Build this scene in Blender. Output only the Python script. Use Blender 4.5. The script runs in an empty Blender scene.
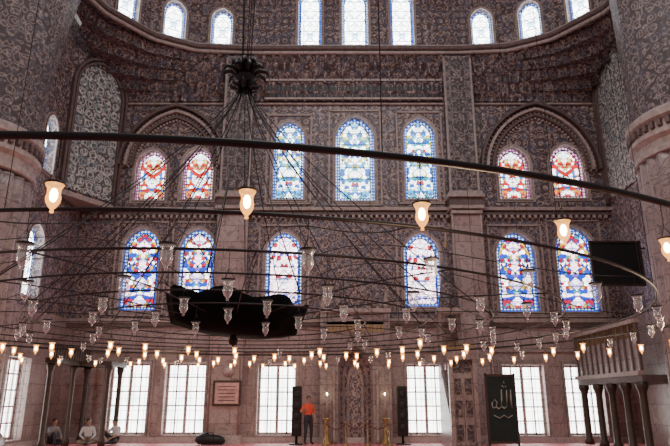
import bpy, math, random
from mathutils import Vector, Matrix
random.seed(7)
S = bpy.context.scene
COL = S.collection
pi = math.pi

# ------------------------------------------------------------ node helpers
class NT:
    def __init__(s, name):
        s.m = bpy.data.materials.new(name); s.m.use_nodes = True
        s.t = s.m.node_tree; s.t.nodes.clear()
        s.out = s.t.nodes.new('ShaderNodeOutputMaterial')
    def n(s, ty, **kw):
        nd = s.t.nodes.new(ty)
        for k, v in kw.items(): setattr(nd, k, v)
        return nd
    def l(s, a, b): s.t.links.new(a, b)
    def setin(s, sock, v):
        if hasattr(v, 'is_output'): s.l(v, sock)
        else: sock.default_value = v
    def math(s, op, a, b=None, c=None):
        nd = s.n('ShaderNodeMath', operation=op)
        s.setin(nd.inputs[0], a)
        if b is not None: s.setin(nd.inputs[1], b)
        if c is not None: s.setin(nd.inputs[2], c)
        return nd.outputs[0]
    def coord(s, kind='Object'):
        return s.n('ShaderNodeTexCoord').outputs[kind]
    def sep(s, v):
        nd = s.n('ShaderNodeSeparateXYZ'); s.l(v, nd.inputs[0]); return nd.outputs
    def comb(s, x, y, z):
        nd = s.n('ShaderNodeCombineXYZ')
        for i, v in enumerate((x, y, z)): s.setin(nd.inputs[i], v)
        return nd.outputs[0]
    def vor(s, vec, scale, feature='F1', rnd=1.0):
        nd = s.n('ShaderNodeTexVoronoi', feature=feature)
        s.l(vec, nd.inputs['Vector']); nd.inputs['Scale'].default_value = scale
        nd.inputs['Randomness'].default_value = rnd
        return nd
    def noise(s, vec, scale, detail=3, dist=0):
        nd = s.n('ShaderNodeTexNoise'); s.l(vec, nd.inputs['Vector'])
        nd.inputs['Scale'].default_value = scale; nd.inputs['Detail'].default_value = detail
        nd.inputs['Distortion'].default_value = dist
        return nd.outputs[0]
    def ramp(s, fac, stops, interp='LINEAR'):
        nd = s.n('ShaderNodeValToRGB'); s.setin(nd.inputs[0], fac)
        cr = nd.color_ramp; cr.interpolation = interp
        while len(cr.elements) < len(stops): cr.elements.new(0.5)
        for e, (p, c) in zip(cr.elements, stops):
            e.position = p; e.color = (c[0], c[1], c[2], 1)
        return nd.outputs[0]
    def mix(s, fac, a, b, blend='MIX'):
        nd = s.n('ShaderNodeMix', data_type='RGBA', blend_type=blend)
        s.setin(nd.inputs[0], fac)
        for i, v in ((6, a), (7, b)):
            if hasattr(v, 'is_output'): s.l(v, nd.inputs[i])
            else: nd.inputs[i].default_value = (v[0], v[1], v[2], 1)
        return nd.outputs[2]
    def princ(s, col, rough=0.6, metal=0, bump=None, bstr=0.3, bdist=0.02, em=None, ems=0, trans=0):
        p = s.n('ShaderNodeBsdfPrincipled')
        if hasattr(col, 'is_output'): s.l(col, p.inputs['Base Color'])
        else: p.inputs['Base Color'].default_value = (col[0], col[1], col[2], 1)
        s.setin(p.inputs['Roughness'], rough); p.inputs['Metallic'].default_value = metal
        p.inputs['Transmission Weight'].default_value = trans
        if bump is not None:
            b = s.n('ShaderNodeBump'); s.l(bump, b.inputs['Height'])
            b.inputs['Strength'].default_value = bstr; b.inputs['Distance'].default_value = bdist
            s.l(b.outputs[0], p.inputs['Normal'])
        if em is not None:
            if hasattr(em, 'is_output'): s.l(em, p.inputs['Emission Color'])
            else: p.inputs['Emission Color'].default_value = (em[0], em[1], em[2], 1)
            s.setin(p.inputs['Emission Strength'], ems)
        s.l(p.outputs[0], s.out.inputs[0]); return s.m

def plain(name, c, rough=0.6, metal=0, var=0.25, scale=6):
    k = NT(name); v = k.noise(k.coord(), scale)
    col = k.ramp(v, [(0.3, [x*(1-var) for x in c]), (0.7, [min(1, x*(1+var)) for x in c])])
    return k.princ(col, rough, metal, bump=v, bstr=0.1)

def tile_mat(name, a, b, c, scale=1.0, mott=0.5, blue=(0.08, 0.11, 0.2)):
    """painted / iznik ornament: ordered medallions, scrolls and fine florals"""
    k = NT(name); o = k.coord()
    v1 = k.vor(o, 0.95*scale, rnd=0.0).outputs['Distance']
    v2 = k.vor(o, 2.85*scale, rnd=0.0).outputs['Distance']
    v3n = k.vor(o, 6.0*scale, rnd=0.7); v3 = v3n.outputs['Distance']
    rings = k.math('SINE', k.math('MULTIPLY', v1, 24.0))
    petals = k.math('SINE', k.math('MULTIPLY', v2, 14.0))
    s1 = k.math('MULTIPLY_ADD', rings, 0.2, 0.5)
    s2 = k.math('MULTIPLY_ADD', petals, 0.26, s1)
    s3 = k.math('MULTIPLY_ADD', k.math('SUBTRACT', v3, 0.4), 0.8, s2)
    col = k.ramp(s3, [(0.12, a), (0.36, b), (0.5, c), (0.64, b), (0.86, a)])
    bl = k.math('GREATER_THAN', k.sep(v3n.outputs['Color'])[0], 0.70)
    col = k.mix(k.math('MULTIPLY', bl, 0.45), col, blue)
    mt = k.noise(o, 0.5*scale, 4)
    col2 = k.mix(k.math('MULTIPLY', mt, mott), col, [x*0.6 for x in a])
    return k.princ(col2, 0.5, bump=s3, bstr=0.2)

def marble_mat(name, a, b, joints=True, vein=(0.1, 0.09, 0.09)):
    k = NT(name); o = k.coord()
    w = k.noise(o, 1.6, 6, 1.5); w2 = k.noise(o, 9, 4)
    col = k.ramp(w, [(0.3, a), (0.5, b), (0.55, vein), (0.58, b), (0.8, a)])
    col = k.mix(k.math('MULTIPLY', w2, 0.4), col, b)
    bump = w2
    if joints:
        x, y, z = k.sep(o)
        u = k.math('ADD', x, y)
        br = k.n('ShaderNodeTexBrick'); k.l(k.comb(u, z, 0.0), br.inputs['Vector'])
        br.inputs['Scale'].default_value = 1.0; br.inputs['Brick Width'].default_value = 1.15
        br.inputs['Row Height'].default_value = 0.72; br.inputs['Mortar Size'].default_value = 0.014
        br.inputs['Color1'].default_value = (1, 1, 1, 1); br.inputs['Color2'].default_value = (.78, .70, .72, 1)
        br.inputs['Mortar'].default_value = (.5, .44, .44, 1)
        col = k.mix(1.0, col, br.outputs['Color'], 'MULTIPLY')
    return k.princ(col, 0.35, bump=bump, bstr=0.08)

def stained(name, pal, pal2, strength, scale=6.0, loz=0.85, wb=2.6):
    k = NT(name); o = k.coord(); x, y, z = k.sep(o)
    ax = k.math('ABSOLUTE', x)
    v = k.comb(ax, 0.0, z)
    vc = k.vor(v, scale, rnd=0.7); ed = k.vor(v, scale, 'DISTANCE_TO_EDGE', 0.7).outputs['Distance']
    r = k.sep(vc.outputs['Color'])[0]
    c1 = k.ramp(r, pal, 'CONSTANT'); c2 = k.ramp(r, pal2, 'CONSTANT')
    fz = k.math('ABSOLUTE', k.math('SUBTRACT', k.math('FRACT', k.math('DIVIDE', z, loz)), 0.5))
    d = k.math('ADD', k.math('MULTIPLY', ax, 1.5), k.math('MULTIPLY', fz, 1.3))
    ins = k.math('LESS_THAN', d, 0.5)
    line = k.math('LESS_THAN', k.math('ABSOLUTE', k.math('SUBTRACT', d, 0.5)), 0.03)
    col = k.mix(ins, c1, c2)
    q = k.sep(col); mn = k.math('MINIMUM', q[0], k.math('MINIMUM', q[1], q[2]))
    lead = k.math('MAXIMUM', k.math('LESS_THAN', ed, 0.03), line)
    col = k.mix(lead, col, (0.02, 0.02, 0.03))
    nz = k.noise(o, 1.3, 2)
    st = k.math('MULTIPLY', k.math('MULTIPLY_ADD', nz, 1.2, 0.4), k.math('MULTIPLY_ADD', mn, strength*wb, strength))
    return k.princ((0.03, 0.03, 0.03), 0.2, em=col, ems=st)

def border_glass(name, a, b, strength):
    k = NT(name); o = k.coord(); v = k.vor(o, 7, rnd=0.1)
    col = k.ramp(v.outputs['Distance'], [(0.0, b), (0.3, b), (0.33, a), (0.6, a), (0.63, (0.02, .02, .03))], 'CONSTANT')
    return k.princ((0.03, 0.03, 0.03), 0.2, em=col, ems=strength)

W = (1, 1, 1)
M = {}
M['tile_up'] = tile_mat('painted_plaster', (0.085, 0.05, 0.046), (0.22, 0.15, 0.14), (0.56, 0.47, 0.44))
M['tile_mid'] = tile_mat('iznik_tile', (0.095, 0.05, 0.046), (0.24, 0.16, 0.15), (0.54, 0.46, 0.44), 1.15)
M['tile_pale'] = tile_mat('pale_arabesque', (0.09, 0.085, 0.08), (0.32, 0.31, 0.30), (0.75, 0.73, 0.70), 0.8, 0.3, (0.12, 0.2, 0.24))
M['tile_dark'] = tile_mat('dark_arabesque', (0.055, 0.036, 0.035), (0.14, 0.098, 0.092), (0.38, 0.32, 0.30), 1.0, 0.5, (0.08, 0.08, 0.12))
M['marble'] = marble_mat('marble_panels', (0.30, 0.225, 0.21), (0.45, 0.35, 0.33), True, (0.19, 0.14, 0.135))
M['marble_lt'] = marble_mat('pale_marble', (0.42, 0.35, 0.335), (0.52, 0.45, 0.43), False, (0.3, 0.25, 0.24))
M['marble_col'] = marble_mat('column_marble', (0.22, 0.17, 0.16), (0.35, 0.285, 0.27), True)
M['trim'] = plain('carved_stone', (0.35, 0.275, 0.255), 0.6)
M['trim_dk'] = plain('dark_stone', (0.12, 0.08, 0.075), 0.6)  # dark brown stone for ribs, bands, grooves and loge parts
M['iron'] = plain('black_iron', (0.008, 0.007, 0.008), 0.5, 0.2)
M['wood'] = plain('dark_wood', (0.05, 0.028, 0.02), 0.45)
M['gold'] = plain('gilt', (0.4, 0.27, 0.12), 0.45, 0.7)
M['black'] = plain('black_plastic', (0.008, 0.008, 0.009), 0.5)
k = NT('soot_black_cloth'); M['soot'] = k.princ((0.004, 0.004, 0.0045), 0.95); M['soot'].node_tree.nodes['Principled BSDF'].inputs['Specular IOR Level'].default_value = 0.1
M['red'] = plain('red_rope', (0.14, 0.02, 0.02), 0.8)
M['green'] = plain('dark_green_cloth', (0.012, 0.022, 0.02), 0.8)
M['lead'] = plain('window_lead', (0.03, 0.03, 0.035), 0.5)
M['wframe'] = plain('painted_window_frame', (0.50, 0.38, 0.36), 0.5)

BLUES = [(0, (0.75, 0.92, 1)), (0.22, (0.0, 0.18, 0.9)), (0.36, (0.1, 0.6, 1.0)), (0.5, (1, 1, 1)), (0.7, (0.95, 0.8, 0.1)), (0.77, (0.02, 0.5, 0.6)), (0.88, (0.7, 0.04, 0.04)), (0.93, (0.05, 0.2, 0.8))]
BLUES2 = [(0, (1, 1, 1)), (0.4, (0.2, 0.7, 1)), (0.6, (0.8, 1, 0.9)), (0.8, (0.02, 0.25, 0.95))]
REDS = [(0, (0.9, 0.03, 0.02)), (0.2, (1, 0.97, 0.95)), (0.4, (1.0, 0.35, 0.05)), (0.5, (0.05, 0.25, 0.95)), (0.64, (1, 0.75, 0.2)), (0.74, (0.85, 0.92, 1)), (0.9, (0.8, 0.02, 0.08))]
REDS2 = [(0, (1, 1, 1)), (0.4, (1, 0.65, 0.2)), (0.58, (0.95, 0.06, 0.05)), (0.78, (0.85, 0.93, 1))]
MIXS = [(0, (0.02, 0.08, 0.85)), (0.17, (1, 0.8, 0.88)), (0.34, (0.7, 0.01, 0.06)), (0.48, (0.25, 0.12, 0.9)), (0.58, (1, 1, 1)), (0.76, (1, 0.6, 0.05)), (0.86, (0.03, 0.45, 0.75))]
MIXS2 = [(0, (1, 0.85, 0.92)), (0.35, (1, 1, 1)), (0.58, (0.85, 0.04, 0.08)), (0.74, (0.6, 0.5, 1))]
M['g_blue'] = stained('stained_glass_blue', BLUES, BLUES2, 1.9, 6)
M['g_red'] = stained('stained_glass_red', REDS, REDS2, 1.8, 6.5, 0.6, 2.2)
M['g_mix'] = stained('stained_glass_mixed', MIXS, MIXS2, 1.7, 6, 0.8, 2.4)
PK = [(0, (1, 0.82, 0.88)), (0.4, (1, 0.66, 0.8)), (0.66, (0.65, 0.03, 0.06)), (0.78, (0.8, 0.75, 1)), (0.93, (0.2, 0.2, 0.85))]
M['g_pink'] = stained('stained_glass_pink', PK, PK, 1.9, 6, 0.8)
M['g_white'] = stained('clear_leaded_glass', [(0, W), (0.6, (0.75, 0.88, 1)), (0.85, (0.4, 0.7, 0.9))], [(0, W), (0.7, (0.85, 0.95, 1))], 3.4, 7)
M['b_blue'] = border_glass('glass_border_blue', (0.01, 0.07, 0.5), (0.6, 0.85, 1), 2.2)
M['b_red'] = border_glass('glass_border_red', (0.25, 0.05, 0.2), (0.95, 0.8, 0.75), 2.0)
k = NT('daylit_clear_glass'); nz = k.noise(k.coord(), 1.1, 3)
M['g_day'] = k.princ((0.1, 0.1, 0.1), 0.1, em=k.ramp(nz, [(0.35, (0.66, 0.80, 0.72)), (0.48, (1, 0.96, 0.94)), (1, (1, 0.97, 0.96))]), ems=9)
k = NT('lit_lamp_glass')
em = k.n('ShaderNodeEmission'); em.inputs[0].default_value = (1.0, 0.40, 0.09, 1); em.inputs[1].default_value = 3.4
tr = k.n('ShaderNodeBsdfTransparent'); tr.inputs[0].default_value = (1, 0.85, 0.65, 1); mx = k.n('ShaderNodeMixShader'); mx.inputs[0].default_value = 0.55
k.l(tr.outputs[0], mx.inputs[1]); k.l(em.outputs[0], mx.inputs[2]); k.l(mx.outputs[0], k.out.inputs[0]); M['lit'] = k.m
k = NT('lamp_flame'); M['flame'] = k.princ((1, .9, .7), 0.2, em=(1.0, 0.8, 0.5), ems=70)
k = NT('unlit_lamp_glass')
p = k.n('ShaderNodeBsdfPrincipled'); p.inputs['Base Color'].default_value = (0.92, 0.97, 1.0, 1); p.inputs['Roughness'].default_value = 0.12; p.inputs['Metallic'].default_value = 0.6
tr = k.n('ShaderNodeBsdfTransparent'); mx = k.n('ShaderNodeMixShader'); fr = k.n('ShaderNodeLayerWeight'); fr.inputs[0].default_value = 0.5
k.l(k.math('MULTIPLY_ADD', fr.outputs['Facing'], 0.75, 0.15), mx.inputs[0]); k.l(tr.outputs[0], mx.inputs[1]); k.l(p.outputs[0], mx.inputs[2]); k.l(mx.outputs[0], k.out.inputs[0])
M['unlit'] = k.m
# carpet
k = NT('prayer_carpet'); o = k.coord(); x, y, z = k.sep(o)
row = k.math('LESS_THAN', k.math('FRACT', k.math('DIVIDE', y, 1.25)), 0.09)
v = k.vor(o, 4.5, rnd=0.1).outputs['Distance']
c = k.ramp(v, [(0.1, (0.62, 0.16, 0.16)), (0.25, (0.7, 0.3, 0.32)), (0.5, (0.52, 0.10, 0.12))])
M['carpet'] = k.princ(k.mix(row, c, (0.7, 0.48, 0.48)), 0.6, bump=v, bstr=0.1)

# ------------------------------------------------------------ mesh builder
class MB:
    def __init__(s): s.v = []; s.f = []; s.mi = []; s.mats = []; s.sm = []
    def mid(s, m):
        if m not in s.mats: s.mats.append(m)
        return s.mats.index(m)
    def add(s, vs, fs, m, mtx=None, smooth=False):
        b = len(s.v); i = s.mid(m)
        for p in vs:
            p = Vector(p)
            s.v.append(mtx @ p if mtx else p)
        for f in fs: s.f.append([b+q for q in f]); s.mi.append(i); s.sm.append(smooth)
    def box(s, c, d, m, mtx=None, bev=0.0):
        x, y, z = c; a, b, e = d[0]/2, d[1]/2, d[2]/2
        if bev <= 0:
            vs = [(x+i*a, y+j*b, z+q*e) for i in (-1, 1) for j in (-1, 1) for q in (-1, 1)]
            s.add(vs, [(0, 1, 3, 2), (4, 6, 7, 5), (0, 4, 5, 1), (2, 3, 7, 6), (0, 2, 6, 4), (1, 5, 7, 3)], m, mtx)
        else:
            vs = []
            for zz, ins in ((-e, bev), (-e+bev, 0), (e-bev, 0), (e, bev)):
                A, B = a-ins, b-ins; ch = bev
                vs += [(x+px, y+py, z+zz) for px, py in ((-A+ch, -B), (A-ch, -B), (A, -B+ch), (A, B-ch), (A-ch, B), (-A+ch, B), (-A, B-ch), (-A, -B+ch))]
            fs = [tuple(range(7, -1, -1)), tuple(range(24, 32))]
            for r in range(3):
                for i in range(8): fs.append((r*8+i, r*8+(i+1) % 8, (r+1)*8+(i+1) % 8, (r+1)*8+i))
            s.add(vs, fs, m, mtx)
    def lathe(s, prof, m, seg=16, mtx=None, smooth=True, flutes=0, famp=0.0, frange=None):
        vs = []; fs = []
        for r, z in prof:
            for i in range(seg):
                a = 2*pi*i/seg; rr = r
                if flutes and frange and frange[0] <= z <= frange[1]:
                    rr = r*(1-famp + famp*abs(math.sin(a*flutes/2)))
                vs.append((rr*math.cos(a), rr*math.sin(a), z))
        n = len(prof)
        for j in range(n-1):
            for i in range(seg):
                fs.append((j*seg+i, j*seg+(i+1) % seg, (j+1)*seg+(i+1) % seg, (j+1)*seg+i))
        if prof[0][0] > 1e-4: fs.append(tuple(range(seg-1, -1, -1)))
        if prof[-1][0] > 1e-4: fs.append(tuple((n-1)*seg+i for i in range(seg)))
        s.add(vs, fs, m, mtx, smooth)
    def tube(s, pts, r, m, seg=6, mtx=None, closed=False):
        pts = [Vector(p) for p in pts]; n = len(pts); vs = []; fs = []
        rs = r if isinstance(r, (list, tuple)) else [r]*n
        up0 = Vector((0, 0, 1))
        for i, p in enumerate(pts):
            if closed: t = pts[(i+1) % n]-pts[i-1]
            else: t = pts[min(i+1, n-1)]-pts[max(i-1, 0)]
            t.normalize(); up = up0 if abs(t.z) < 0.95 else Vector((1, 0, 0))
            a = t.cross(up).normalized(); b = a.cross(t)
            for q in range(seg):
                an = 2*pi*q/seg; vs.append(p+(a*math.cos(an)+b*math.sin(an))*rs[i])
        for i in range(n if closed else n-1):
            j = (i+1) % n
            for q in range(seg): fs.append((i*seg+q, j*seg+q, j*seg+(q+1) % seg, i*seg+(q+1) % seg))
        if not closed: fs += [tuple(range(seg)), tuple((n-1)*seg+q for q in range(seg-1, -1, -1))]
        s.add(vs, fs, m, mtx, True)
    def ball(s, c, r, m, seg=12, mtx=None):
        if not isinstance(r, (tuple, list)): r = (r, r, r)
        vs = []; fs = []; h = seg//2+1
        for j in range(h+1):
            th = pi*j/h
            for i in range(seg):
                a = 2*pi*i/seg
                vs.append((c[0]+r[0]*math.sin(th)*math.cos(a), c[1]+r[1]*math.sin(th)*math.sin(a), c[2]+r[2]*math.cos(th)))
        for j in range(h):
            for i in range(seg): fs.append((j*seg+i, (j+1)*seg+i, (j+1)*seg+(i+1) % seg, j*seg+(i+1) % seg))
        s.add(vs, fs, m, mtx, True)
    def obj(s, name, loc=(0, 0, 0), parent=None, rz=0):
        me = bpy.data.meshes.new(name); me.from_pydata([tuple(v) for v in s.v], [], s.f)
        for m in s.mats: me.materials.append(m)
        me.polygons.foreach_set('material_index', s.mi); me.polygons.foreach_set('use_smooth', s.sm)
        me.update(); o = bpy.data.objects.new(name, me); COL.objects.link(o)
        o.location = loc; o.rotation_euler = (0, 0, rz)
        if parent: o.parent = parent
        return o

def arch(a, H, d=0.0, n=9, c=0.25):
    c = c*a; hs = H-math.sqrt((a+c)**2-c*c); R = a+c-d
    top = math.acos(c/R) if R > c else 0
    pts = [(-(a-d), d)]
    for i in range(n+1):
        t = top*i/n; pts.append((c-R*math.cos(t), hs+R*math.sin(t)))
    for i in range(n-1, -1, -1):
        t = top*i/n; pts.append((-c+R*math.cos(t), hs+R*math.sin(t)))
    pts.append((a-d, d)); return pts   # bottom-left ... bottom-right
def rect(a, H, d=0.0): return [(-(a-d), d), (-(a-d), H-d), (a-d, H-d), (a-d, d)]

def slab(name, outer, holes, mtx, th, mat):
    cu = bpy.data.curves.new(name, 'CURVE'); cu.dimensions = '2D'; cu.fill_mode = 'BOTH'; cu.extrude = th/2
    for pts in [outer]+holes:
        sp = cu.splines.new('POLY'); sp.points.add(len(pts)-1)
        for q, p in zip(sp.points, pts): q.co = (p[0], p[1], 0, 1)
        sp.use_cyclic_u = True
    tmp = bpy.data.objects.new('tmp', cu); COL.objects.link(tmp)
    bpy.context.view_layer.update()
    me = bpy.data.meshes.new_from_object(tmp.evaluated_get(bpy.context.evaluated_depsgraph_get()))
    bpy.data.objects.remove(tmp)
    me.transform(mtx @ Matrix.Translation((0, th/2, 0)) @ Matrix.Rotation(pi/2, 4, 'X'))
    me.materials.clear(); me.materials.append(mat); me.name = name
    for p in me.polygons: p.use_smooth = False; p.material_index = 0
    o = bpy.data.objects.new(name, me); COL.objects.link(o); return o

WN = [0]
def window(x, z, w, H, mtx, glass, border, frame=True, shape='arch', depth=0.28, fr=0.14):
    WN[0] += 1; b = MB(); a = w/2
    def out(d):
        return arch(a, H, d) if shape == 'arch' else rect(a, H, d)
    def ring(d0, y0, d1, y1, m):
        A = [(p[0], y0, p[1]) for p in out(d0)]; B = [(p[0], y1, p[1]) for p in out(d1)]; n = len(A)
        b.add(A+B, [(i, (i+1) % n, n+(i+1) % n, n+i) for i in range(n)], m)
    if shape == 'arch':
        bw = 0.1*w
        P = out(bw); b.add([(p[0], depth, p[1]) for p in P], [tuple(range(len(P)))], glass)
        ring(0, depth, bw, depth, border)
        ring(bw-0.02, depth-0.03, bw+0.02, depth-0.03, M['lead'])
        for j in range(1, int(H/0.55)+1):     # iron saddle bars
            zz = j*0.55
            if zz < H-0.35*a: b.box((0, depth-0.03, zz), (w*0.9 if zz < H-1.2*a else w*0.7, 0.02, 0.018), M['lead'])
    else:
        P = out(0); b.add([(p[0], depth, p[1]) for p in P], [tuple(range(4))], glass)
        ring(0, depth-0.06, 0.09, depth-0.06, M['wframe']); ring(0.09, depth-0.06, 0.09, depth, M['wframe'])
        b.box((0, depth-0.05, H/2), (0.11, 0.06, H), M['wframe'])
        for i in (-0.5, 0.5): b.box((i*a, depth-0.04, H/2), (0.05, 0.04, H), M['wframe'])
        for j in range(1, 5): b.box((0, depth-0.04, H*j/5), (w, 0.035, 0.05), M['wframe'])
        for i in range(-3, 4): b.box((i*a/3.5, 0.05, H/2), (0.012, 0.012, H), M['iron'])
        for j in range(1, 6): b.box((0, 0.05, H*j/6), (w, 0.012, 0.012), M['iron'])
    if frame:
        ring(0.0, 0.0, 0.0, -0.07, M['trim']); ring(0.0, -0.07, -fr*0.45, -0.07, M['trim']); ring(-fr*0.45, -0.07, -fr*0.5, -0.03, M['trim_dk'])
        ring(-fr*0.5, -0.03, -fr, -0.05, M['trim']); ring(-fr, -0.05, -fr, 0.0, M['trim'])
    o = b.obj('window_%d' % WN[0])
    o.matrix_world = mtx @ Matrix.Translation((x, 0, z))
    return o
def hole(x, z, w, H, shape='arch'):
    P = arch(w/2, H) if shape == 'arch' else rect(w/2, H)
    return [(x+p[0], z+p[1]) for p in P]
def R4(x0, x1, z0, z1): return [(x0, z0), (x1, z0), (x1, z1), (x0, z1)]

YB = 25.0; XL = -11.8; XR = 11.1
BK = Matrix.Translation((0, YB, 0))
# ------------------------------------------------------------ back wall
lo = [(-9.05, 0.28, 1.6, 2.75), (-6.78, 0.28, 1.62, 2.75), (-3.11, 0.28, 1.55, 2.7), (2.85, 0.28, 1.6, 2.7), (6.75, 0.25, 1.65, 2.7), (9.15, 0.25, 1.5, 2.7)]
slab('wall_back_lower', R4(XL-.6, XR+.6, 0, 4.8), [hole(*w, shape='rect') for w in lo], BK, 0.6, M['marble'])
for w in lo: window(*w, BK, M['g_day'], None, shape='rect', depth=0.35, fr=0.2)
mid = [(-9.02, 5.15, 1.55, 3.5, 'g_mix'), (-6.66, 5.4, 1.5, 3.25, 'g_mix'), (-2.97, 5.4, 1.5, 3.1, 'g_pink'), (2.87, 5.3, 1.5, 3.15, 'g_pink'), (6.87, 5.1, 1.65, 3.4, 'g_mix'), (9.4, 5.1, 1.65, 3.6, 'g_mix')]
slab('wall_back_middle', R4(XL-.6, XR+.6, 4.8, 9.6), [hole(*w[:4]) for w in mid], BK, 0.6, M['tile_mid'])
for w in mid: window(*w[:4], BK, M[w[4]], M['b_blue'])
up = [(-8.92, 9.95, 1.35, 2.35, 'g_red'), (-6.85, 9.98, 1.35, 2.4, 'g_red'), (-2.85, 9.98, 1.36, 3.72, 'g_blue'), (0.09, 9.92, 1.7, 4.0, 'g_blue'), (2.98, 10.0, 1.4, 3.85, 'g_blue'), (7.1, 10.0, 1.38, 2.45, 'g_red'), (9.48, 10.05, 1.5, 2.5, 'g_red')]
slab('wall_back_upper', R4(XL-.6, XR+.6, 9.6, 17.1), [hole(*w[:4]) for w in up], BK, 0.6, M['tile_up'])
for w in up: window(*w[:4], BK, M[w[4]], M['b_blue'] if w[4] == 'g_blue' else M['b_red'])

# ------------------------------------------------------------ side walls
SL = Matrix.Translation((XL, 0, 0)) @ Matrix.Rotation(pi/2, 4, 'Z')     # local x = +Y
SR = Matrix.Translation((XR, 0, 0)) @ Matrix.Rotation(-pi/2, 4, 'Z')    # local x = -Y
yl = 21.5
def side(name, m, sgn, y0, wins, bands):
    for nm, z0, z1, mt in bands:
        hs = [hole(sgn*w[0], *w[1:4], shape=w[5]) for w in wins if z0 <= w[1] < z1]
        a, b = sorted((sgn*y0, sgn*YB))
        slab('wall_%s_%s' % (name, nm), R4(a, b, z0, z1), hs, m, 0.6, M[mt])
    for w in wins: window(sgn*w[0], *w[1:4], m, M[w[4]], M['b_blue'], shape=w[5], depth=0.3 if w[5] == 'arch' else 0.35)
bands = (('lower', 0, 4.8, 'marble'), ('middle', 4.8, 9.6, 'tile_mid'), ('upper', 9.6, 17.1, 'tile_up'))
side('left', SL, 1, 20.2, [(yl, 0.28, 1.6, 2.75, 'g_day', 'rect'), (yl, 5.15, 1.2, 2.7, 'g_white', 'arch'), (yl, 9.95, 0.9, 2.3, 'g_white', 'arch'),], bands)
side('right', SR, -1, 19.4, [(21.0, 9.95, 1.2, 2.6, 'g_white', 'arch')], bands)

# blind arches with pale arabesque
def blind_arch(m, x, z, w, H, inner, name, ribs=3, depth=0.05):
    b = MB(); a = w/2
    P = arch(a, H, 0); b.add([(p[0], -depth, p[1]) for p in P], [tuple(range(len(P)))], inner)
    for i in range(ribs):
        d0 = -i*0.17; d1 = d0-0.11
        rings = [(d0, -depth), (d0, -depth-0.10-0.04*i), (d1, -depth-0.10-0.04*i), (d1, -0.0)]
        for (da, ya), (db, yb) in zip(rings, rings[1:]):
            A = [(p[0], ya, p[1]) for p in arch(a, H, da, 14)]; B = [(p[0], yb, p[1]) for p in arch(a, H, db, 14)]
            n = len(A); b.add(A+B, [(q, q+1, n+q+1, n+q) for q in range(n-1)], M['trim_dk'])
    o = b.obj(name); o.matrix_world = m @ Matrix.Translation((x, 0, z)); return o
A_ = Vector((XL+0.02, 22.5, 0)); B_ = Vector((-10.35, 24.98, 0)); dv = B_-A_
DL = Matrix.Translation(A_) @ Matrix.Rotation(math.atan2(dv.y, dv.x), 4, 'Z')
slab('wall_corner_left', R4(0, dv.length, 9.62, 17.0), [], DL, 0.05, M['tile_up'])
blind_arch(DL, dv.length/2, 9.75, 2.25, 6.0, M['tile_pale'], 'trim_1', 2)
b = MB(); b.add([(XL, 22.4, 9.45), (-10.25, 25, 9.45), (XL, 25, 9.45), (XL, 22.4, 9.65), (-10.25, 25, 9.65), (XL, 25, 9.65)], [(0, 1, 2), (5, 4, 3), (0, 3, 4, 1), (1, 4, 5, 2), (2, 5, 3, 0)], M['trim']); b.obj('trim_10')
blind_arch(SR, -23.2, 9.9, 2.8, 6.2, M['tile_pale'], 'trim_2', 2)

# big relieving arches over paired windows
def ribs(xc, z, a, H, n, name, step=0.26):
    b = MB()
    for i in range(n):
        d0 = i*step; d1 = d0+0.12; y = -0.12-0.07*(n-i)
        seq = [(d0, 0.0), (d0, y), (d1, y), (d1, -0.0)]
        for (da, ya), (db, yb) in zip(seq, seq[1:]):
            A = [(p[0], ya, p[1]) for p in arch(a, H, da, 20)[1:-1]]; B = [(p[0], yb, p[1]) for p in arch(a, H, db, 20)[1:-1]]
            q = len(A); b.add(A+B, [(t, t+1, q+t+1, q+t) for t in range(q-1)], M['trim'] if i % 2 else M['trim_dk'])
        P = arch(a, H, d1+0.07, 20)[1:-1]
        for t, p in enumerate(P):
            b.box((p[0], -0.05, p[1]), (0.09, 0.1, 0.09), M['trim'])
    o = b.obj(name); o.location = (xc, YB, z); return o
ribs(-7.95, 9.75, 2.4, 4.7, 3, 'trim_3')
ribs(8.25, 9.75, 2.65, 4.8, 3, 'trim_4')

# horizontal cornices on the back wall
b = MB()
for z, h, d, m in ((4.72, 0.16, 0.14, 'trim'), (4.5, 0.1, 0.08, 'trim_dk'), (9.5, 0.14, 0.22, 'trim'), (9.3, 0.14, 0.12, 'trim_dk'), (3.5, 0.08, 0.08, 'trim'), (14.55, 0.1, 0.12, 'trim')):
    x0, x1 = XL, XR
    b.box(((x0+x1)/2, YB-d/2, z), (x1-x0, d, h), M[m])
for i in range(90):
    b.box((XL+0.2+i*0.252, YB-0.13, 9.16), (0.11, 0.14, 0.13), M['trim'])
b.obj('trim_5')
b = MB()   # tiled frames round the mid and upper windows
for x, z, w, H, g in mid+up[2:5]:
    a = w/2+0.3; z0 = z-0.2; z1 = z+H+0.3
    for sx in (-a, a): b.box((x+sx, YB-0.03, (z0+z1)/2), (0.07, 0.06, z1-z0), M['trim'])
    b.box((x, YB-0.03, z1), (2*a+0.07, 0.06, 0.07), M['trim']); b.box((x, YB-0.03, z0), (2*a+0.07, 0.06, 0.07), M['trim'])
b.obj('trim_6')
# dark inscription frieze with pointed stalactites
b = MB(); b.box((0.05, YB-0.08, 15.2), (8.0, 0.16, 0.85), M['tile_dark'])
b.box((0.05, YB-0.12, 15.68), (8.1, 0.24, 0.1), M['trim']); b.box((0.05, YB-0.12, 14.74), (8.1, 0.24, 0.09), M['trim'])
for i in range(40):
    x = -3.85+i*0.2
    b.add([(x-0.08, YB-0.18, 14.85), (x+0.08, YB-0.18, 14.85), (x+0.08, YB-0.18, 15.3), (x, YB-0.18, 15.55), (x-0.08, YB-0.18, 15.3)], [(0, 1, 2, 3, 4)], M['black'])
b.obj('trim_7')

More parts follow.
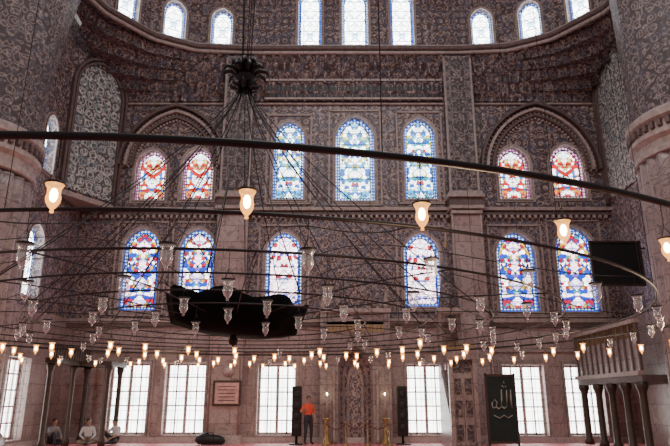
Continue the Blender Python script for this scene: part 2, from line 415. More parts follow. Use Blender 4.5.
# engaged piers
for i, xc in enumerate((-5.1, 4.75)):
    b = MB()
    b.box((xc, YB-0.3, 4.55), (1.15, 0.6, 9.1), M['marble'])
    b.box((xc, YB-0.3, 13.3), (1.2, 0.6, 6.8), M['tile_dark'])
    for z, w in ((9.2, 1.3), (9.4, 1.45), (9.9, 1.55), (10.05, 1.4)): b.box((xc, YB-0.28*w, z), (w, 0.56*w, 0.14), M['trim'])
    b.box((xc, YB-0.37, 9.65), (1.4, 0.74, 0.42), M['trim_dk'])
    for sx in (-0.6, 0.6): b.tube([(xc+sx, YB-0.6, 0.0), (xc+sx, YB-0.6, 16.6)], 0.06, M['trim'])
    b.box((xc, YB-0.36, 0.15), (1.35, 0.72, 0.3), M['marble_lt'])
    b.obj('engaged_pier')

# ------------------------------------------------------------ curved cornice, drum, semi-dome
half = [(5.0, 25.0), (7.3, 24.8), (9.15, 23.8), (10.6, 21.9), (11.3, 19.4)]
poly = [(-x, y) for x, y in reversed(half)]+[(x, y) for x, y in half]
def resample(P, n):
    P = [Vector((p[0], p[1], 0)) for p in P]; L = [0]
    for a, c in zip(P, P[1:]): L.append(L[-1]+(c-a).length)
    out = []
    for i in range(n+1):
        t = L[-1]*i/n; j = 0
        while j < len(L)-2 and L[j+1] < t: j += 1
        f = (t-L[j])/(L[j+1]-L[j]); out.append(P[j].lerp(P[j+1], f))
    return out, L[-1]
NS = 640
pl, Ltot = resample(poly, NS)
for _ in range(12):
    pl = [pl[0]]+[(pl[i-1]+pl[i]*2+pl[i+1])/4 for i in range(1, NS)]+[pl[-1]]
vs = []; fs = []; rows = 5; sub = 7; z0, z1 = 14.6, 17.0
cells = 70
for r in range(rows):
    for sidx in range(sub):
        f = (r+sidx/(sub-1))/rows; z = z0+(z1-z0)*f
        fr_ = (r+0.15)/rows
        for i, p in enumerate(pl):
            base = Vector((max(XL+.1, min(XR-.1, p.x*1.06)), min(YB-0.02, 24.98), 0))
            k_ = fr_**1.25
            q = base.lerp(p, k_)
            ph = i/NS*cells + (0.5 if r % 2 else 0)
            cell = abs(math.sin(pi*ph))            # 0 at ridges
            t = sidx/(sub-1)
            recess = 0.3*cell*max(0, 1-(t*1.05)**3)*(1 if t > 0.0 else 0.2)
            nx, ny = p.x*0.05, 1.0
            ax = abs(p.x)
            if ax > 8: nx, ny = (0.75 if p.x > 0 else -0.75), 0.65
            L = math.hypot(nx, ny); nx /= L; ny /= L
            off = recess-0.10*fr_-0.24
            vs.append((q.x+nx*off, min(24.99, q.y+ny*off), z))
n1 = NS+1
for j in range(rows*sub-1):
    for i in range(NS): fs.append((j*n1+i, j*n1+i+1, (j+1)*n1+i+1, (j+1)*n1+i))
b = MB(); b.add(vs, fs, M['tile_up']); b.obj('trim_8')
# cornice / gallery ledge
b = MB()
for z, off, r, m in ((17.02, -0.34, 0.09, 'trim'), (17.2, -0.44, 0.11, 'trim_dk'), (17.37, -0.36, 0.06, 'trim')):
    pts = []
    for i in range(0, NS+1, 8):
        p = pl[i]; nx, ny = (p.x*0.05, 1.0) if abs(p.x) < 8 else ((0.75 if p.x > 0 else -0.75), 0.65)
        L = math.hypot(nx, ny); pts.append((p.x+nx/L*off, p.y+ny/L*off, z))
    b.tube(pts, r, M[m], 8)
b.obj('trim_9')
# drum facets with windows
dz0 = 17.1; dz1 = 21.6
segs = list(zip(poly, poly[1:]))
fi = 0
for A, B in segs:
    A = Vector((A[0], A[1], 0)); B = Vector((B[0], B[1], 0)); d = B-A; L = d.length
    m = Matrix.Translation(A) @ Matrix.Rotation(math.atan2(d.y, d.x), 4, 'Z')
    fi += 1
    if L > 6: ws = [(5-2.0, 17.45, 1.1, 3.2), (5.15, 17.45, 1.25, 3.3), (5+2.4, 17.45, 1.1, 3.2)]
    else: ws = [(L/2, 17.6, 1.0, 1.95)]
    slab('wall_drum_%d' % fi, R4(-0.02, L+0.02, dz0, dz1), [hole(*w) for w in ws], m, 0.5, M['tile_up'])
    for w in ws: window(*w, m, M['g_white'], M['b_blue'], fr=0.12)
# semi dome
b = MB(); vs = []; fs = []; K = 14; pr = pl[::10]; n = len(pr)
for kk in range(K+1):
    an = kk/K*pi/2
    for p in pr: vs.append((p.x*math.cos(an), 15+(p.y-15)*math.cos(an), dz1-0.02+7.5*math.sin(an)))
for kk in range(K):
    for i in range(n-1): fs.append((kk*n+i, kk*n+i+1, (kk+1)*n+i+1, (kk+1)*n+i))
b.add(vs, fs, M['tile_up'], smooth=True); b.obj('ceiling')

# ------------------------------------------------------------ floor
b = MB(); b.box((0, 8, -0.1), (40, 36, 0.2), M['carpet']); b.obj('floor')
b = MB(); b.box(((XL+XR)/2, YB-0.06, 0.1), (XR-XL, 0.12, 0.2), M['marble_lt']); b.obj('baseboard_back')
b = MB(); b.box((XL+0.06, 22.6, 0.1), (0.12, 4.8, 0.2), M['marble_lt']); b.obj('baseboard_left')

# ------------------------------------------------------------ giant piers
def pier(x, y, r, zc, flare, up_mat):
    b = MB()
    prof = [(r*1.12, 0), (r*1.12, 0.5), (r*1.04, 0.7), (r, 0.8)]
    z = 0.8
    while z < zc-0.5: z += 0.4; prof.append((r, min(z, zc-0.4)))
    b.lathe(prof, M['marble_col'], 144, flutes=24, famp=0.06, frange=(0.75, zc))
    cap = [(r*0.99, zc-0.42), (r*1.02, zc-0.4), (r*1.02, zc-0.25), (r*0.99, zc-0.2), (r*1.0, zc), (r*1.07, zc+0.12), (r*1.07, zc+0.25), (r*1.03, zc+0.32), (r*1.03, zc+0.55), (r*1.10, zc+0.65), (r*1.10, zc+0.85), (r*1.03, zc+0.95), (r*1.0, zc+1.0)]
    b.lathe(cap, M['trim'], 96, smooth=False)
    for i in range(48):
        a = 2*pi*i/48; m = Matrix.Rotation(a, 4, 'Z')
        b.box((r*1.06, 0, zc+0.44), (0.12, 0.13, 0.2), M['trim_dk'], m)
    zz = [zc+1.0+i*(17.2-zc-1)/14 for i in range(15)]
    b.lathe([(r*(1.0+flare*max(0, (q-zc-1.5)/(17-zc))**1.6), q) for q in zz], up_mat, 16, smooth=False)
    b.obj('giant_column', (x, y, 0))
pier(-11.95, 17.3, 1.8, 8.5, 0.75, M['tile_dark'])
pier(10.45, 17.3, 1.8, 9.05, 0.1, M['tile_dark'])

# ------------------------------------------------------------ mihrab
b = MB()
niche = arch(0.68, 3.6, 0, 14)
def arc_ring(P, Q, m):
    n = len(P); b.add(P+Q, [(i, i+1, n+i+1, n+i) for i in range(n-1)], m)
fw, fh, yf = 1.15, 4.6, -0.62
outer = []
for p in niche:
    if p[1] < 0.01: outer.append((math.copysign(fw, p[0]), 0))
    else:
        s_ = p[0]/0.68; outer.append((fw*max(-1, min(1, s_*1.25)), min(fh, p[1]*1.0 if abs(s_) > 0.8 else fh)))
arc_ring([(p[0], yf, p[1]) for p in niche], [(p[0], yf, p[1]) for p in outer], M['marble_col'])
b.box((0, yf+0.01, 4.75), (2*fw, 0.02, 0.5), M['marble_col'])
prev = [(p[0], yf, p[1]) for p in niche]
for j in range(1, 6):
    t = j/5; yy = yf+0.55*math.sin(t*pi/2)
    cur = [(p[0]*(1-0.13*j), yy, p[1]*(1-0.045*j)) for p in niche]
    arc_ring(prev, cur, M['marble_col'] if j % 2 else M['tile_mid']); prev = cur
b.add(prev, [tuple(range(len(prev)))], M['tile_mid'])
for sx in (-1, 1):
    b.box((sx*(fw+0.12), -0.36, 2.5), (0.24, 0.72, 5.0), M['marble_col'])
    b.lathe([(0.08, 0), (0.08, 0.2), (0.05, 0.25), (0.05, 2.4), (0.09, 2.5), (0.09, 2.7), (0.03, 2.75)], M['trim'], 12, Matrix.Translation((sx*0.84, yf-0.07, 0)))
    b.lathe([(0.10, 4.95), (0.1, 5.2), (0.16, 5.3), (0.0, 5.9)], M['trim'], 10, Matrix.Translation((sx*(fw+0.12), -0.4, 0)))
b.box((0, -0.38, 5.05), (2*fw+0.6, 0.74, 0.16), M['trim'])
crest = [(-1.2, 5.13), (1.2, 5.13), (1.0, 5.5), (0.6, 5.6), (0.35, 6.0), (0, 6.35), (-0.35, 6.0), (-0.6, 5.6), (-1.0, 5.5)]
n = len(crest)
b.add([(p[0], -0.5, p[1]) for p in crest]+[(p[0], -0.3, p[1]) for p in crest], [tuple(range(n)), tuple(range(2*n-1, n-1, -1))]+[(i, (i+1) % n, n+(i+1) % n, n+i) for i in range(n)], M['tile_mid'])
for i in range(16): b.box((-1.1+i*0.147, yf-0.03, 4.35), (0.08, 0.05, 0.28), M['gold'])
b.obj('mihrab', (0.0, YB-0.02, 0))

# ------------------------------------------------------------ minbar
b = MB(); x0 = 3.7; w = 0.85
for sx in (-1, 1):
    b.box((x0+sx*w/2, 22.0, 1.6), (0.14, 0.18, 3.2), M['marble_col'])
    xx = x0+sx*w/2
    P = [(22.1, 0), (24.2, 0), (24.2, 3.0), (23.9, 3.0), (22.1, 0.9)]
    A = [(xx-0.05, p[0], p[1]) for p in P]+[(xx+0.05, p[0], p[1]) for p in P]
    b.add(A, [(0, 1, 2, 3, 4), (9, 8, 7, 6, 5)]+[(i, (i+1) % 5, 5+(i+1) % 5, 5+i) for i in range(5)], M['marble_col'])
    for yy in (23.6, 24.15): b.box((xx, yy, 3.6), (0.1, 0.1, 2.6), M['marble_col'])
b.box((x0, 22.0, 3.15), (w+0.2, 0.22, 0.35), M['marble_col'])
for i in range(7): b.add([(x0-0.5+i*0.145, 21.95, 3.32), (x0-0.37+i*0.145, 21.95, 3.32), (x0-0.435+i*0.145, 21.95, 3.6)], [(0, 1, 2)], M['gold'])
for sx in (-1, 1):
    b.box((x0+sx*0.18, 22.05, 1.3), (0.34, 0.05, 2.4), M['marble_col'])
    for zz in (0.5, 1.3, 2.05): b.box((x0+sx*0.18, 22.02, zz), (0.24, 0.03, 0.55), M['tile_dark'])
b.box((x0, 22.05, 2.75), (w-0.1, 0.05, 0.45), M['tile_dark'])
for i in range(9): b.box((x0, 22.3+i*0.21, 0.17+i*0.295/2), (w-0.1, 0.21, 0.34+i*0.295), M['marble_col'])
b.box((x0, 23.85, 4.95), (w+0.15, 0.7, 0.2), M['trim'])
b.lathe([(0.42, 5.05), (0.4, 5.3), (0.36, 5.6), (0.12, 7.2), (0.0, 7.6)], M['tile_dark'], 8, Matrix.Translation((x0, 23.85, 0)), smooth=False)
b.lathe([(0.0, 7.5), (0.08, 7.6), (0.03, 7.7), (0.05, 7.78), (0, 7.95)], M['gold'], 8, Matrix.Translation((x0, 23.85, 0)))
b.obj('minbar')

# ------------------------------------------------------------ calligraphy panel reading "Allah" in Arabic
b = MB(); px, py = 5.0, 22.0
b.box((px, py, 1.3), (1.0, 0.06, 2.2), M['green'], bev=0.01)
for sx in (-1, 1):
    b.box((px+sx*0.5, py, 1.25), (0.06, 0.1, 2.5), M['wood']); b.box((px+sx*0.5, py, 0.04), (0.08, 0.5, 0.08), M['wood'])
b.box((px, py, 2.43), (1.0, 0.1, 0.08), M['wood']); b.box((px, py, 0.2), (1.0, 0.1, 0.08), M['wood'])
cal = plain('pale_embroidery', (0.3, 0.3, 0.25), 0.6); yy = py-0.045
def stroke(pts, r): b.tube([(px+a_, yy, 1.45+c_) for a_, c_ in pts], r, cal, 6)
stroke([(0.34, 0.5), (0.33, 0.2), (0.35, -0.12)], [0.02, 0.035, 0.012])                       # alif
stroke([(0.20, 0.48), (0.19, 0.15), (0.17, -0.08), (0.08, -0.14), (0.0, -0.08)], [0.02, 0.034, 0.034, 0.03, 0.025])   # lam
stroke([(0.02, 0.5), (0.01, 0.15), (-0.02, -0.1), (-0.12, -0.15), (-0.2, -0.08)], [0.02, 0.034, 0.034, 0.03, 0.025])  # lam
stroke([(-0.2, -0.08), (-0.16, 0.08), (-0.24, 0.16), (-0.34, 0.04), (-0.32, -0.12), (-0.2, -0.1)], 0.026)             # ha
stroke([(0.2, 0.62), (0.17, 0.56), (0.13, 0.62), (0.09, 0.56), (0.05, 0.64)], 0.014)                                  # shadda
stroke([(0.13, 0.7), (0.12, 0.78)], 0.014)
stroke([(0.36, -0.35), (0.2, -0.45), (0.05, -0.36), (-0.1, -0.46), (-0.3, -0.36)], 0.018)
b.obj('calligraphy_panel')

# ------------------------------------------------------------ royal loge on the right
b = MB(); lx = 8.85
ys = [24.3, 23.0, 21.9, 20.8, 19.7]
for yy in ys:
    b.lathe([(0.17, 0), (0.17, 0.15), (0.12, 0.22), (0.11, 1.75), (0.13, 1.85), (0.19, 2.0), (0.19, 2.15)], M['wood'], 14, Matrix.Translation((lx, yy, 0)))
b.box(((lx+XR)/2-0.05, 22.1, 2.25), (XR-lx+0.0, 5.2, 0.22), M['trim_dk'])
b.box((lx-0.05, 22.1, 2.42), (0.2, 5.2, 0.14), M['trim'])
b.box((lx, 22.1, 4.05), (0.2, 5.2, 0.12), M['trim'])
for i in range(12):
    yy = 19.55+i*0.46
    b.box((lx, yy, 3.25), (0.1, 0.08, 1.6), M['trim_dk'])
    if i < 11:
        b.box((lx+0.02, yy+0.23, 3.0), (0.04, 0.4, 1.1), M['marble_col'])
        for q in range(4): b.box((lx, yy+0.1+q*0.1, 3.8), (0.03, 0.02, 0.5), M['gold'])
b.obj('royal_loge')
# small wooden gallery on the left
b = MB(); gx = -10.55
for xx, yy in ((gx, 21.3), (gx, 23.2), (gx+1.3, 23.2), (gx+1.3, 24.5), (gx, 24.5)):
    b.lathe([(0.13, 0), (0.13, 0.2), (0.09, 0.3), (0.085, 2.5), (0.14, 2.7), (0.14, 2.82)], M['wood'], 10, Matrix.Translation((xx, yy, 0)))
b.box((gx+0.1, 22.85, 2.9), (0.4, 3.6, 0.16), M['wood']); b.box((gx+0.65, 23.9, 2.9), (1.6, 1.7, 0.16), M['wood'])
for i in range(16): b.box((gx+0.0, 21.2+i*0.22, 3.2), (0.05, 0.05, 0.5), M['wood'])
b.box((gx, 22.85, 3.47), (0.1, 3.6, 0.07), M['wood'])
b.obj('wooden_gallery')

# dark hanging board on the right
b = MB(); b.box((9.95, 22.6, 6.6), (1.85, 0.07, 1.65), M['black'], bev=0.015)
for z in (5.76, 7.44): b.box((9.95, 22.58, z), (1.95, 0.12, 0.07), M['wood'])
for x in (9.0, 10.9): b.box((x, 22.58, 6.6), (0.07, 0.12, 1.75), M['wood'])
b.tube([(10.9, 22.6, 7.2), (XR, 22.6, 7.2)], 0.03, M['iron']); b.tube([(10.9, 22.6, 6.0), (XR, 22.6, 6.0)], 0.03, M['iron'])
b.obj('dark_wall_board')

pinkp = plain('faded_pink_paper', (0.6, 0.36, 0.32), 0.7)
b = MB(); b.box((-4.98, YB-0.7, 1.85), (1.1, 0.06, 0.95), M['wood'], bev=0.02); b.box((-4.98, YB-0.735, 1.85), (0.92, 0.02, 0.78), pinkp)
for j in range(5): b.box((-4.98, YB-0.75, 1.58+j*0.13), (0.66, 0.01, 0.03), M['trim_dk'])
b.obj('framed_inscription')
b = MB(); b.lathe([(0.24, 0), (0.24, 0.04), (0.19, 0.06), (0.0, 0.06)], M['trim'], 20, Matrix.Rotation(pi/2, 4, 'X')); b.lathe([(0.17, 0.06), (0.17, 0.075), (0, 0.075)], M['wframe'], 20, Matrix.Rotation(pi/2, 4, 'X'))
b.obj('wall_clock', (-4.98, YB-0.61, 2.7))

# ------------------------------------------------------------ speakers, candlesticks, stanchions
for x, y in ((-2.25, 24.0), (1.75, 24.0)):
    b = MB(); b.box((0, 0, 1.2), (0.36, 0.34, 1.8), M['black'], bev=0.02); b.box((0, -0.175, 1.2), (0.3, 0.01, 1.7), M['iron'])
    for z in (0.6, 1.0, 1.4, 1.8): b.lathe([(0.13, 0), (0.12, 0.015), (0.04, 0.002), (0, 0.006)], M['black'], 16, Matrix.Translation((0, -0.18, z)) @ Matrix.Rotation(pi/2, 4, 'X'))
    b.tube([(0, 0, 0.0), (0, 0, 0.32)], 0.05, M['iron'], 8); b.box((0, 0, 0.02), (0.5, 0.45, 0.04), M['iron'])
    b.obj('speaker_column', (x, y, 0))
for x in (-1.1, 1.1):
    b = MB(); b.lathe([(0.18, 0), (0.18, 0.04), (0.09, 0.25), (0.06, 0.35), (0.1, 0.45), (0.05, 0.55), (0.05, 0.8), (0.14, 0.9), (0.14, 0.94), (0.05, 0.96)], M['gold'], 18)
    b.lathe([(0.05, 0.95), (0.045, 1.75), (0.0, 1.76)], M['trim'], 14); b.ball((0, 0, 1.82), (0.02, 0.02, 0.05), M['flame'], 8)
    b.obj('mihrab_candlestick', (x, 23.98, 0))
b = MB(); xs = [-1.15, -0.4, 0.4, 1.2]
for x in xs: b.lathe([(0.13, 0), (0.13, 0.03), (0.025, 0.06), (0.02, 0.78), (0.04, 0.82), (0.02, 0.87), (0, 0.88)], M['gold'], 12, Matrix.Translation((x, 23.5, 0)))
for a_, c_ in zip(xs, xs[1:]):
    b.tube([(a_+(c_-a_)*t/8, 23.5, 0.76-0.2*math.sin(pi*t/8)) for t in range(9)], 0.016, M['red'])
b.obj('rope_barrier')
# duffel bag
b = MB()
pts = [(-0.55, 0, 0.13), (-0.48, 0, 0.17), (-0.25, 0, 0.2), (0.05, 0, 0.18), (0.3, 0, 0.17), (0.5, 0, 0.13), (0.56, 0, 0.11)]
b.tube(pts, [0.05, 0.15, 0.2, 0.185, 0.17, 0.12, 0.04], M['black'], 14)
b.ball((-0.2, -0.02, 0.3), (0.2, 0.17, 0.13), M['black'], 12)
b.tube([(-0.15, -0.17, 0.2), (-0.1, -0.14, 0.42), (0.1, -0.12, 0.44), (0.16, -0.16, 0.2)], 0.015, M['iron'])
b.obj('duffel_bag', (-5.45, 23.9, 0))

# ------------------------------------------------------------ people
skin_m = plain('skin', (0.42, 0.25, 0.17), 0.55, var=0.08); hair_m = plain('dark_hair', (0.02, 0.015, 0.012), 0.6)
eye_m = plain('eye', (0.02, 0.015, 0.015), 0.3); lip_m = plain('lips', (0.3, 0.12, 0.1), 0.5)
def person(loc, rz, J, shirt, trouser, sleeves='short', head_t=(0, 0)):
    """J: joint -> (x,y,z). faces -Y locally."""
    names = list(J); idx = {n: i for i, n in enumerate(names)}
    rad = dict(pelvis=0.15, waist=0.135, chest=0.16, neckb=0.075, neck=0.055, head=0.05, shL=0.075, shR=0.075, elL=0.045, elR=0.045, wrL=0.03, wrR=0.03,
               hipL=0.105, hipR=0.105, knL=0.065, knR=0.065, anL=0.042, anR=0.042, toL=0.035, toR=0.035)
    E = [('pelvis', 'waist', 't'), ('waist', 'chest', 's'), ('chest', 'neckb', 's'), ('neckb', 'neck', 'k'), ('neck', 'head', 'k')]
    for s_ in 'LR': E += [('chest', 'sh'+s_, 's'), ('sh'+s_, 'el'+s_, 's'), ('el'+s_, 'wr'+s_, 's' if sleeves == 'long' else 'k'), ('pelvis', 'hip'+s_, 't'), ('hip'+s_, 'kn'+s_, 't'), ('kn'+s_, 'an'+s_, 't'), ('an'+s_, 'to'+s_, 'o')]
    me = bpy.data.meshes.new('sk'); me.from_pydata([J[n] for n in names], [(idx[a], idx[c]) for a, c, _ in E], [])
    o = bpy.data.objects.new('sk', me); COL.objects.link(o)
    md = o.modifiers.new('s', 'SKIN'); md.use_smooth_shade = True
    for n in names:
        sv = me.skin_vertices[0].data[idx[n]]; r = rad[n]
        sv.radius = (r, r*0.78) if n in ('pelvis', 'waist', 'chest') else (r, r); sv.use_root = (n == 'pelvis')
    o.modifiers.new('u', 'SUBSURF').levels = 2
    bpy.context.view_layer.update()
    m2 = bpy.data.meshes.new_from_object(o.evaluated_get(bpy.context.evaluated_depsgraph_get())); bpy.data.objects.remove(o)
    mp = {'t': trouser, 's': shirt, 'k': skin_m, 'o': M['black']}
    b = MB()
    vs = [v.co.copy() for v in m2.vertices]; groups = {q: [] for q in mp}
    for p in m2.polygons:
        c = p.center; best = None
        for a, d, lab in E:
            A = Vector(J[a]); B = Vector(J[d]); AB = B-A; t = max(0, min(1, (c-A).dot(AB)/AB.length_squared))
            dd = (c-(A+AB*t)).length-0.5*(rad[a]*(1-t)+rad[d]*t)
            if best is None or dd < best[0]: best = (dd, lab)
        groups[best[1]].append(tuple(p.vertices))
    b.v = vs
    for q, fl in groups.items():
        i = b.mid(mp[q])
        for f in fl: b.f.append(list(f)); b.mi.append(i); b.sm.append(True)
    # head
    H = Vector(J['head']); tm = Matrix.Translation(H) @ Matrix.Rotation(head_t[1], 4, 'Z') @ Matrix.Rotation(head_t[0], 4, 'X')
    b.ball((0, 0, 0.07), (0.077, 0.095, 0.118), skin_m, 20, tm); b.ball((0, -0.03, 0.0), (0.055, 0.06, 0.06), skin_m, 14, tm)
    b.ball((0, 0.018, 0.1), (0.086, 0.098, 0.105), hair_m, 18, tm)
    b.add([(-0.014, -0.092, 0.05), (0.014, -0.092, 0.05), (0, -0.118, 0.05), (0, -0.092, 0.09)], [(0, 1, 2), (0, 2, 3), (1, 3, 2)], skin_m, tm)
    for sx in (-1, 1):
        b.ball((sx*0.03, -0.084, 0.075), (0.013, 0.01, 0.008), eye_m, 8, tm); b.ball((sx*0.079, 0.0, 0.065), (0.012, 0.02, 0.032), skin_m, 8, tm)
        b.box((sx*0.03, -0.09, 0.095), (0.032, 0.008, 0.006), hair_m, tm)
    b.ball((0, -0.088, 0.02), (0.024, 0.008, 0.008), lip_m, 8, tm)
    # hands
    for s_ in 'LR':
        wv = Vector(J['wr'+s_]); d = (wv-Vector(J['el'+s_])).normalized(); sd = d.cross(Vector((0, 1, 0.2))).normalized(); nn = sd.cross(d)
        b.tube([wv-d*0.01, wv+d*0.03, wv+d*0.085], [0.026, 0.034, 0.03], skin_m, 10)
        for i, L in enumerate((0.07, 0.08, 0.075, 0.058)):
            base = wv+d*0.08+sd*(-0.027+0.018*i); b.tube([base, base+d*L*0.5-nn*0.006, base+d*L*0.85-nn*0.025], [0.009, 0.0085, 0.006], skin_m, 6)
        t0 = wv+d*0.03-sd*0.03; b.tube([t0, t0-sd*0.025+d*0.03, t0-sd*0.025+d*0.06], [0.012, 0.01, 0.008], skin_m, 6)
    return b.obj('person', loc, rz=rz)
sit = dict(pelvis=(0, 0.05, 0.14), waist=(0, 0.06, 0.32), chest=(0, 0.02, 0.52), neckb=(0, 0.0, 0.64), neck=(0, -0.02, 0.69), head=(0, -0.04, 0.74),
           shL=(0.18, 0.02, 0.58), elL=(0.26, -0.08, 0.34), wrL=(0.17, -0.28, 0.24), shR=(-0.18, 0.02, 0.58), elR=(-0.27, -0.06, 0.34), wrR=(-0.12, -0.3, 0.24),
           hipL=(0.11, 0.0, 0.13), knL=(0.36, -0.3, 0.12), anL=(0.02, -0.42, 0.07), toL=(-0.12, -0.46, 0.05), hipR=(-0.11, 0.0, 0.13), knR=(-0.36, -0.3, 0.12), anR=(-0.02, -0.32, 0.08), toR=(0.13, -0.35, 0.06))
knee = dict(sit); knee.update(knR=(-0.16, -0.38, 0.46), anR=(-0.14, -0.46, 0.06), toR=(-0.15, -0.6, 0.04), wrR=(-0.15, -0.38, 0.53), elR=(-0.27, -0.14, 0.42))
stand = dict(pelvis=(0, 0, 0.93), waist=(0, 0.0, 1.08), chest=(0, -0.01, 1.30), neckb=(0, 0, 1.44), neck=(0, -0.01, 1.49), head=(0, -0.02, 1.55),
             shL=(0.18, 0, 1.39), elL=(0.25, 0.02, 1.11), wrL=(0.24, -0.12, 0.88), shR=(-0.18, 0, 1.39), elR=(-0.34, -0.05, 1.16), wrR=(-0.3, -0.27, 1.24),
             hipL=(0.1, 0, 0.88), knL=(0.12, -0.02, 0.48), anL=(0.13, 0.02, 0.09), toL=(0.15, -0.15, 0.04), hipR=(-0.1, 0, 0.88), knR=(-0.12, -0.04, 0.48), anR=(-0.14, 0.0, 0.09), toR=(-0.17, -0.16, 0.04))
c_red = plain('red_shirt', (0.75, 0.10, 0.05), 0.8, var=0.1); c_wht = plain('white_shirt', (0.65, 0.62, 0.62), 0.8, var=0.1)
c_gry = plain('grey_shirt', (0.3, 0.3, 0.33), 0.8, var=0.1); c_drk = plain('dark_trousers', (0.03, 0.03, 0.04), 0.8); c_khk = plain('khaki_trousers', (0.2, 0.17, 0.13), 0.8)
person((-1.8, 23.8, 0), 0.5, stand, c_red, c_drk, head_t=(0.1, -0.3))
person((-11.25, 23.7, 0), 0.9, knee, c_gry, c_drk, 'long', (0.15, 0))
person((-10.0, 23.8, 0), 0.35, sit, c_wht, c_khk, 'long', (0.2, 0.3))
person((-9.05, 24.0, 0), -0.6, knee, c_wht, c_drk, 'short', (0.15, -0.3))

# ------------------------------------------------------------ great chandelier
CH = bpy.data.objects.new('ring_chandelier', None); COL.objects.link(CH)
cx, cy, cz = -2.65, 11.15, 2.95
CH.location = (cx, cy, cz)
radii = [8.2, 6.9, 5.7, 4.6, 3.5, 2.4]
counts = [52, 42, 38, 32, 24, 15]
thick = [0.024, 0.016, 0.014, 0.012, 0.012, 0.012]
b = MB()
for R, t in zip(radii, thick):
    n = 160; b.tube([(R*math.cos(2*pi*i/n), R*math.sin(2*pi*i/n), 0) for i in range(n)], t, M['iron'], 8, closed=True)
for i in range(16):
    a = 2*pi*(i+0.5)/16; r0 = 1.0
    b.tube([(r*math.cos(a), r*math.sin(a), 0.012+0.10*math.sin(pi*(r-r0)/(5.7-r0))) for r in [r0+(5.7-r0)*q/8 for q in range(9)]], 0.009, M['iron'], 5)
b.obj('rings', parent=CH)
# lamps
def lamp(b, pos, lit, s=1.0):
    m = Matrix.Translation(pos) @ Matrix.Rotation(random.random()*3, 4, 'Z') @ Matrix.Scale(s, 4); g = M['lit'] if lit else M['unlit']
    b.lathe([(0.0, -0.105), (0.012, -0.10), (0.008, -0.085), (0.022, -0.07), (0.036, -0.045), (0.04, -0.02), (0.034, 0.005), (0.036, 0.03), (0.052, 0.06)], g, 10, m)
    b.lathe([(0.053, 0.055), (0.056, 0.06), (0.053, 0.066)], M['iron'], 10, m)
    for q in range(3):
        a = 2*pi*q/3; b.tube([(0.053*math.cos(a), 0.053*math.sin(a), 0.06), (0.0, 0.0, 0.15)], 0.0022, M['iron'], 3, m)
    if lit: b.ball((0, 0, -0.005), (0.022, 0.022, 0.04), M['flame'], 8, m)
b = MB()
for ri, (R, n) in enumerate(zip(radii, counts)):
    for i in range(n):
        a = -pi/2 + 2*pi*(i+(0.40 if ri == 0 else 0.3+0.31*ri))/n
        drop = 0.33 if ri < 2 else 0.3+0.08*random.random()
        x, y = R*math.cos(a), R*math.sin(a)
        if ri == 0: lit = True
        else: lit = math.sin(a) > 0.1 and random.random() < 0.8
        lamp(b, (x, y, -drop), lit, 0.98 if ri == 0 and y < 0 else 1.2)
        b.tube([(x, y, 0), (x, y, -drop+0.14)], 0.0035, M['iron'], 3)
b.obj('oil_lamps', parent=CH)
# hub, node and cables
b = MB(); zn = 5.05
tilt = Matrix.Rotation(0.09, 4, 'Y')
vs = []; fs = []; nn_ = 48; prof = [(0.05, -0.22), (0.6, -0.22), (1.1, -0.12), (1.2, 0.12), (1.28, 0.4), (1.1, 0.3), (0.6, 0.25), (0.1, 0.2)]
for r, z in prof:
    for i in range(nn_):
        a = 2*pi*i/nn_; sc = 1+0.05*math.cos(8*a)*(r > 0.6); vs.append((r*sc*math.cos(a), r*sc*math.sin(a), z+(0.06*math.cos(8*a) if r > 1.15 else 0)))
for j in range(len(prof)-1):
    for i in range(nn_): fs.append((j*nn_+i, j*nn_+(i+1) % nn_, (j+1)*nn_+(i+1) % nn_, (j+1)*nn_+i))
b.add(vs, fs, M['soot'], tilt, True)
b.lathe([(0.0, -0.42), (0.07, -0.38), (0.1, -0.32), (0.05, -0.24), (0.05, 0.3), (0.0, 0.32)], M['iron'], 12)
# crown node: stacked leaves
b.lathe([(0.02, zn-0.35), (0.09, zn-0.28), (0.05, zn-0.2), (0.16, zn-0.08), (0.22, zn), (0.14, zn+0.08), (0.07, zn+0.14), (0.12, zn+0.2), (0.03, zn+0.28), (0.02, zn+0.4)], M['iron'], 14)
for rr, z, n, up_ in ((0.48, zn, 10, 0.12), (0.34, zn+0.14, 8, 0.14), (0.3, zn-0.14, 8, -0.1)):
    for i in range(n):
        a = 2*pi*i/n; m = Matrix.Rotation(a, 4, 'Z')
        b.tube([(0.1, 0, z), (rr*0.6, 0, z+up_*1.2), (rr*0.9, 0, z+up_), (rr, 0, z+up_*0.2)], [0.05, 0.065, 0.045, 0.015], M['iron'], 6, m)
for i in range(20):
    a = 2*pi*(i+0.3)/20; R = 4.6 if i % 2 else 3.5
    b.tube([(R*(t/12)**1.25*math.cos(a), R*(t/12)**1.25*math.sin(a), (zn-0.1)*(1-t/12)) for t in range(13)], 0.010, M['iron'], 5)
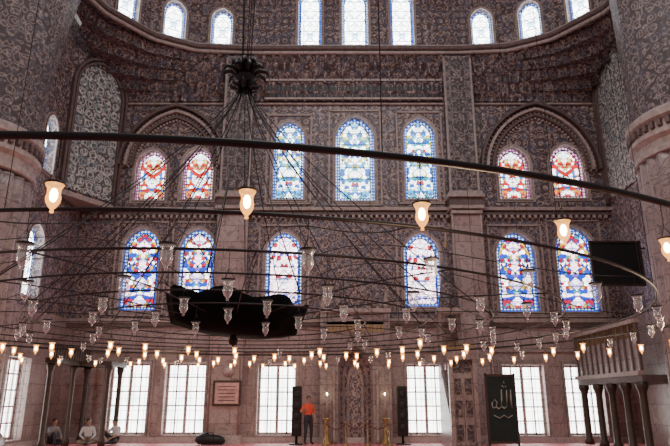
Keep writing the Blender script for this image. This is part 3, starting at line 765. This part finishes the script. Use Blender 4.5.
for i in range(12):   # slack cables curling outwards to the outer rings
    a = 2*pi*(i+0.7)/12; R = 6.9
    b.tube([(0.9*math.cos(a)+(R-0.9)*math.cos(a)*(t/14), 0.9*math.sin(a)+(R-0.9)*math.sin(a)*(t/14), 0.3+1.0*math.sin(pi*(t/14)**0.7)*(1-t/14)**0.5-0.3*(t/14)) for t in range(15)], 0.007, M['iron'], 5)
for i in range(5):
    a = 2*pi*i/5; b.tube([(0.08*math.cos(a), 0.08*math.sin(a), zn+0.1), (0.5*math.cos(a), 0.5*math.sin(a), 20.0)], 0.009, M['iron'], 4)
b.obj('crown_and_cables', parent=CH)
b = MB()
for i in range(18):
    a = 2*pi*(i+0.25)/18; R = 6.9 if i % 2 else 8.2
    zt = 20.0
    b.tube([(R*math.cos(a), R*math.sin(a), 0), (R*math.cos(a)*0.98, R*math.sin(a)*0.98, zt)], 0.0035 if math.sin(a) < 0 else 0.0055, M['iron'], 4)
b.obj('suspension_wires', parent=CH)

# ------------------------------------------------------------ lights
def area(name, loc, rot, size, power, col):
    L = bpy.data.lights.new(name, 'AREA'); L.size = size; L.energy = power; L.color = col
    o = bpy.data.objects.new(name, L); o.location = loc; o.rotation_euler = rot; COL.objects.link(o)
area('dome_daylight', (0, 10, 19.5), (math.radians(25), 0, 0), 9, 1450, (1.0, 0.95, 0.94))
for i in range(8):
    a = 2*pi*(i+0.5)/8
    L = bpy.data.lights.new('lamp_glow', 'POINT'); L.energy = 75; L.color = (1, 0.68, 0.42); L.shadow_soft_size = 0.3
    o = bpy.data.objects.new('lamp_glow', L); o.parent = CH; o.location = (7.5*math.cos(a), 7.5*math.sin(a), -0.5); COL.objects.link(o)
wd = bpy.data.worlds.new('World'); S.world = wd; wd.use_nodes = True
bg = wd.node_tree.nodes['Background']; bg.inputs[0].default_value = (1.0, 0.86, 0.86, 1); bg.inputs[1].default_value = 0.32

cam = bpy.data.cameras.new('camera'); cam.lens = 32.5; cam.sensor_width = 36; cam.clip_end = 200
co = bpy.data.objects.new('camera', cam); co.location = (-0.8, 0, 1.6); co.rotation_euler = (math.radians(106.3), 0, 0)
COL.objects.link(co); S.camera = co
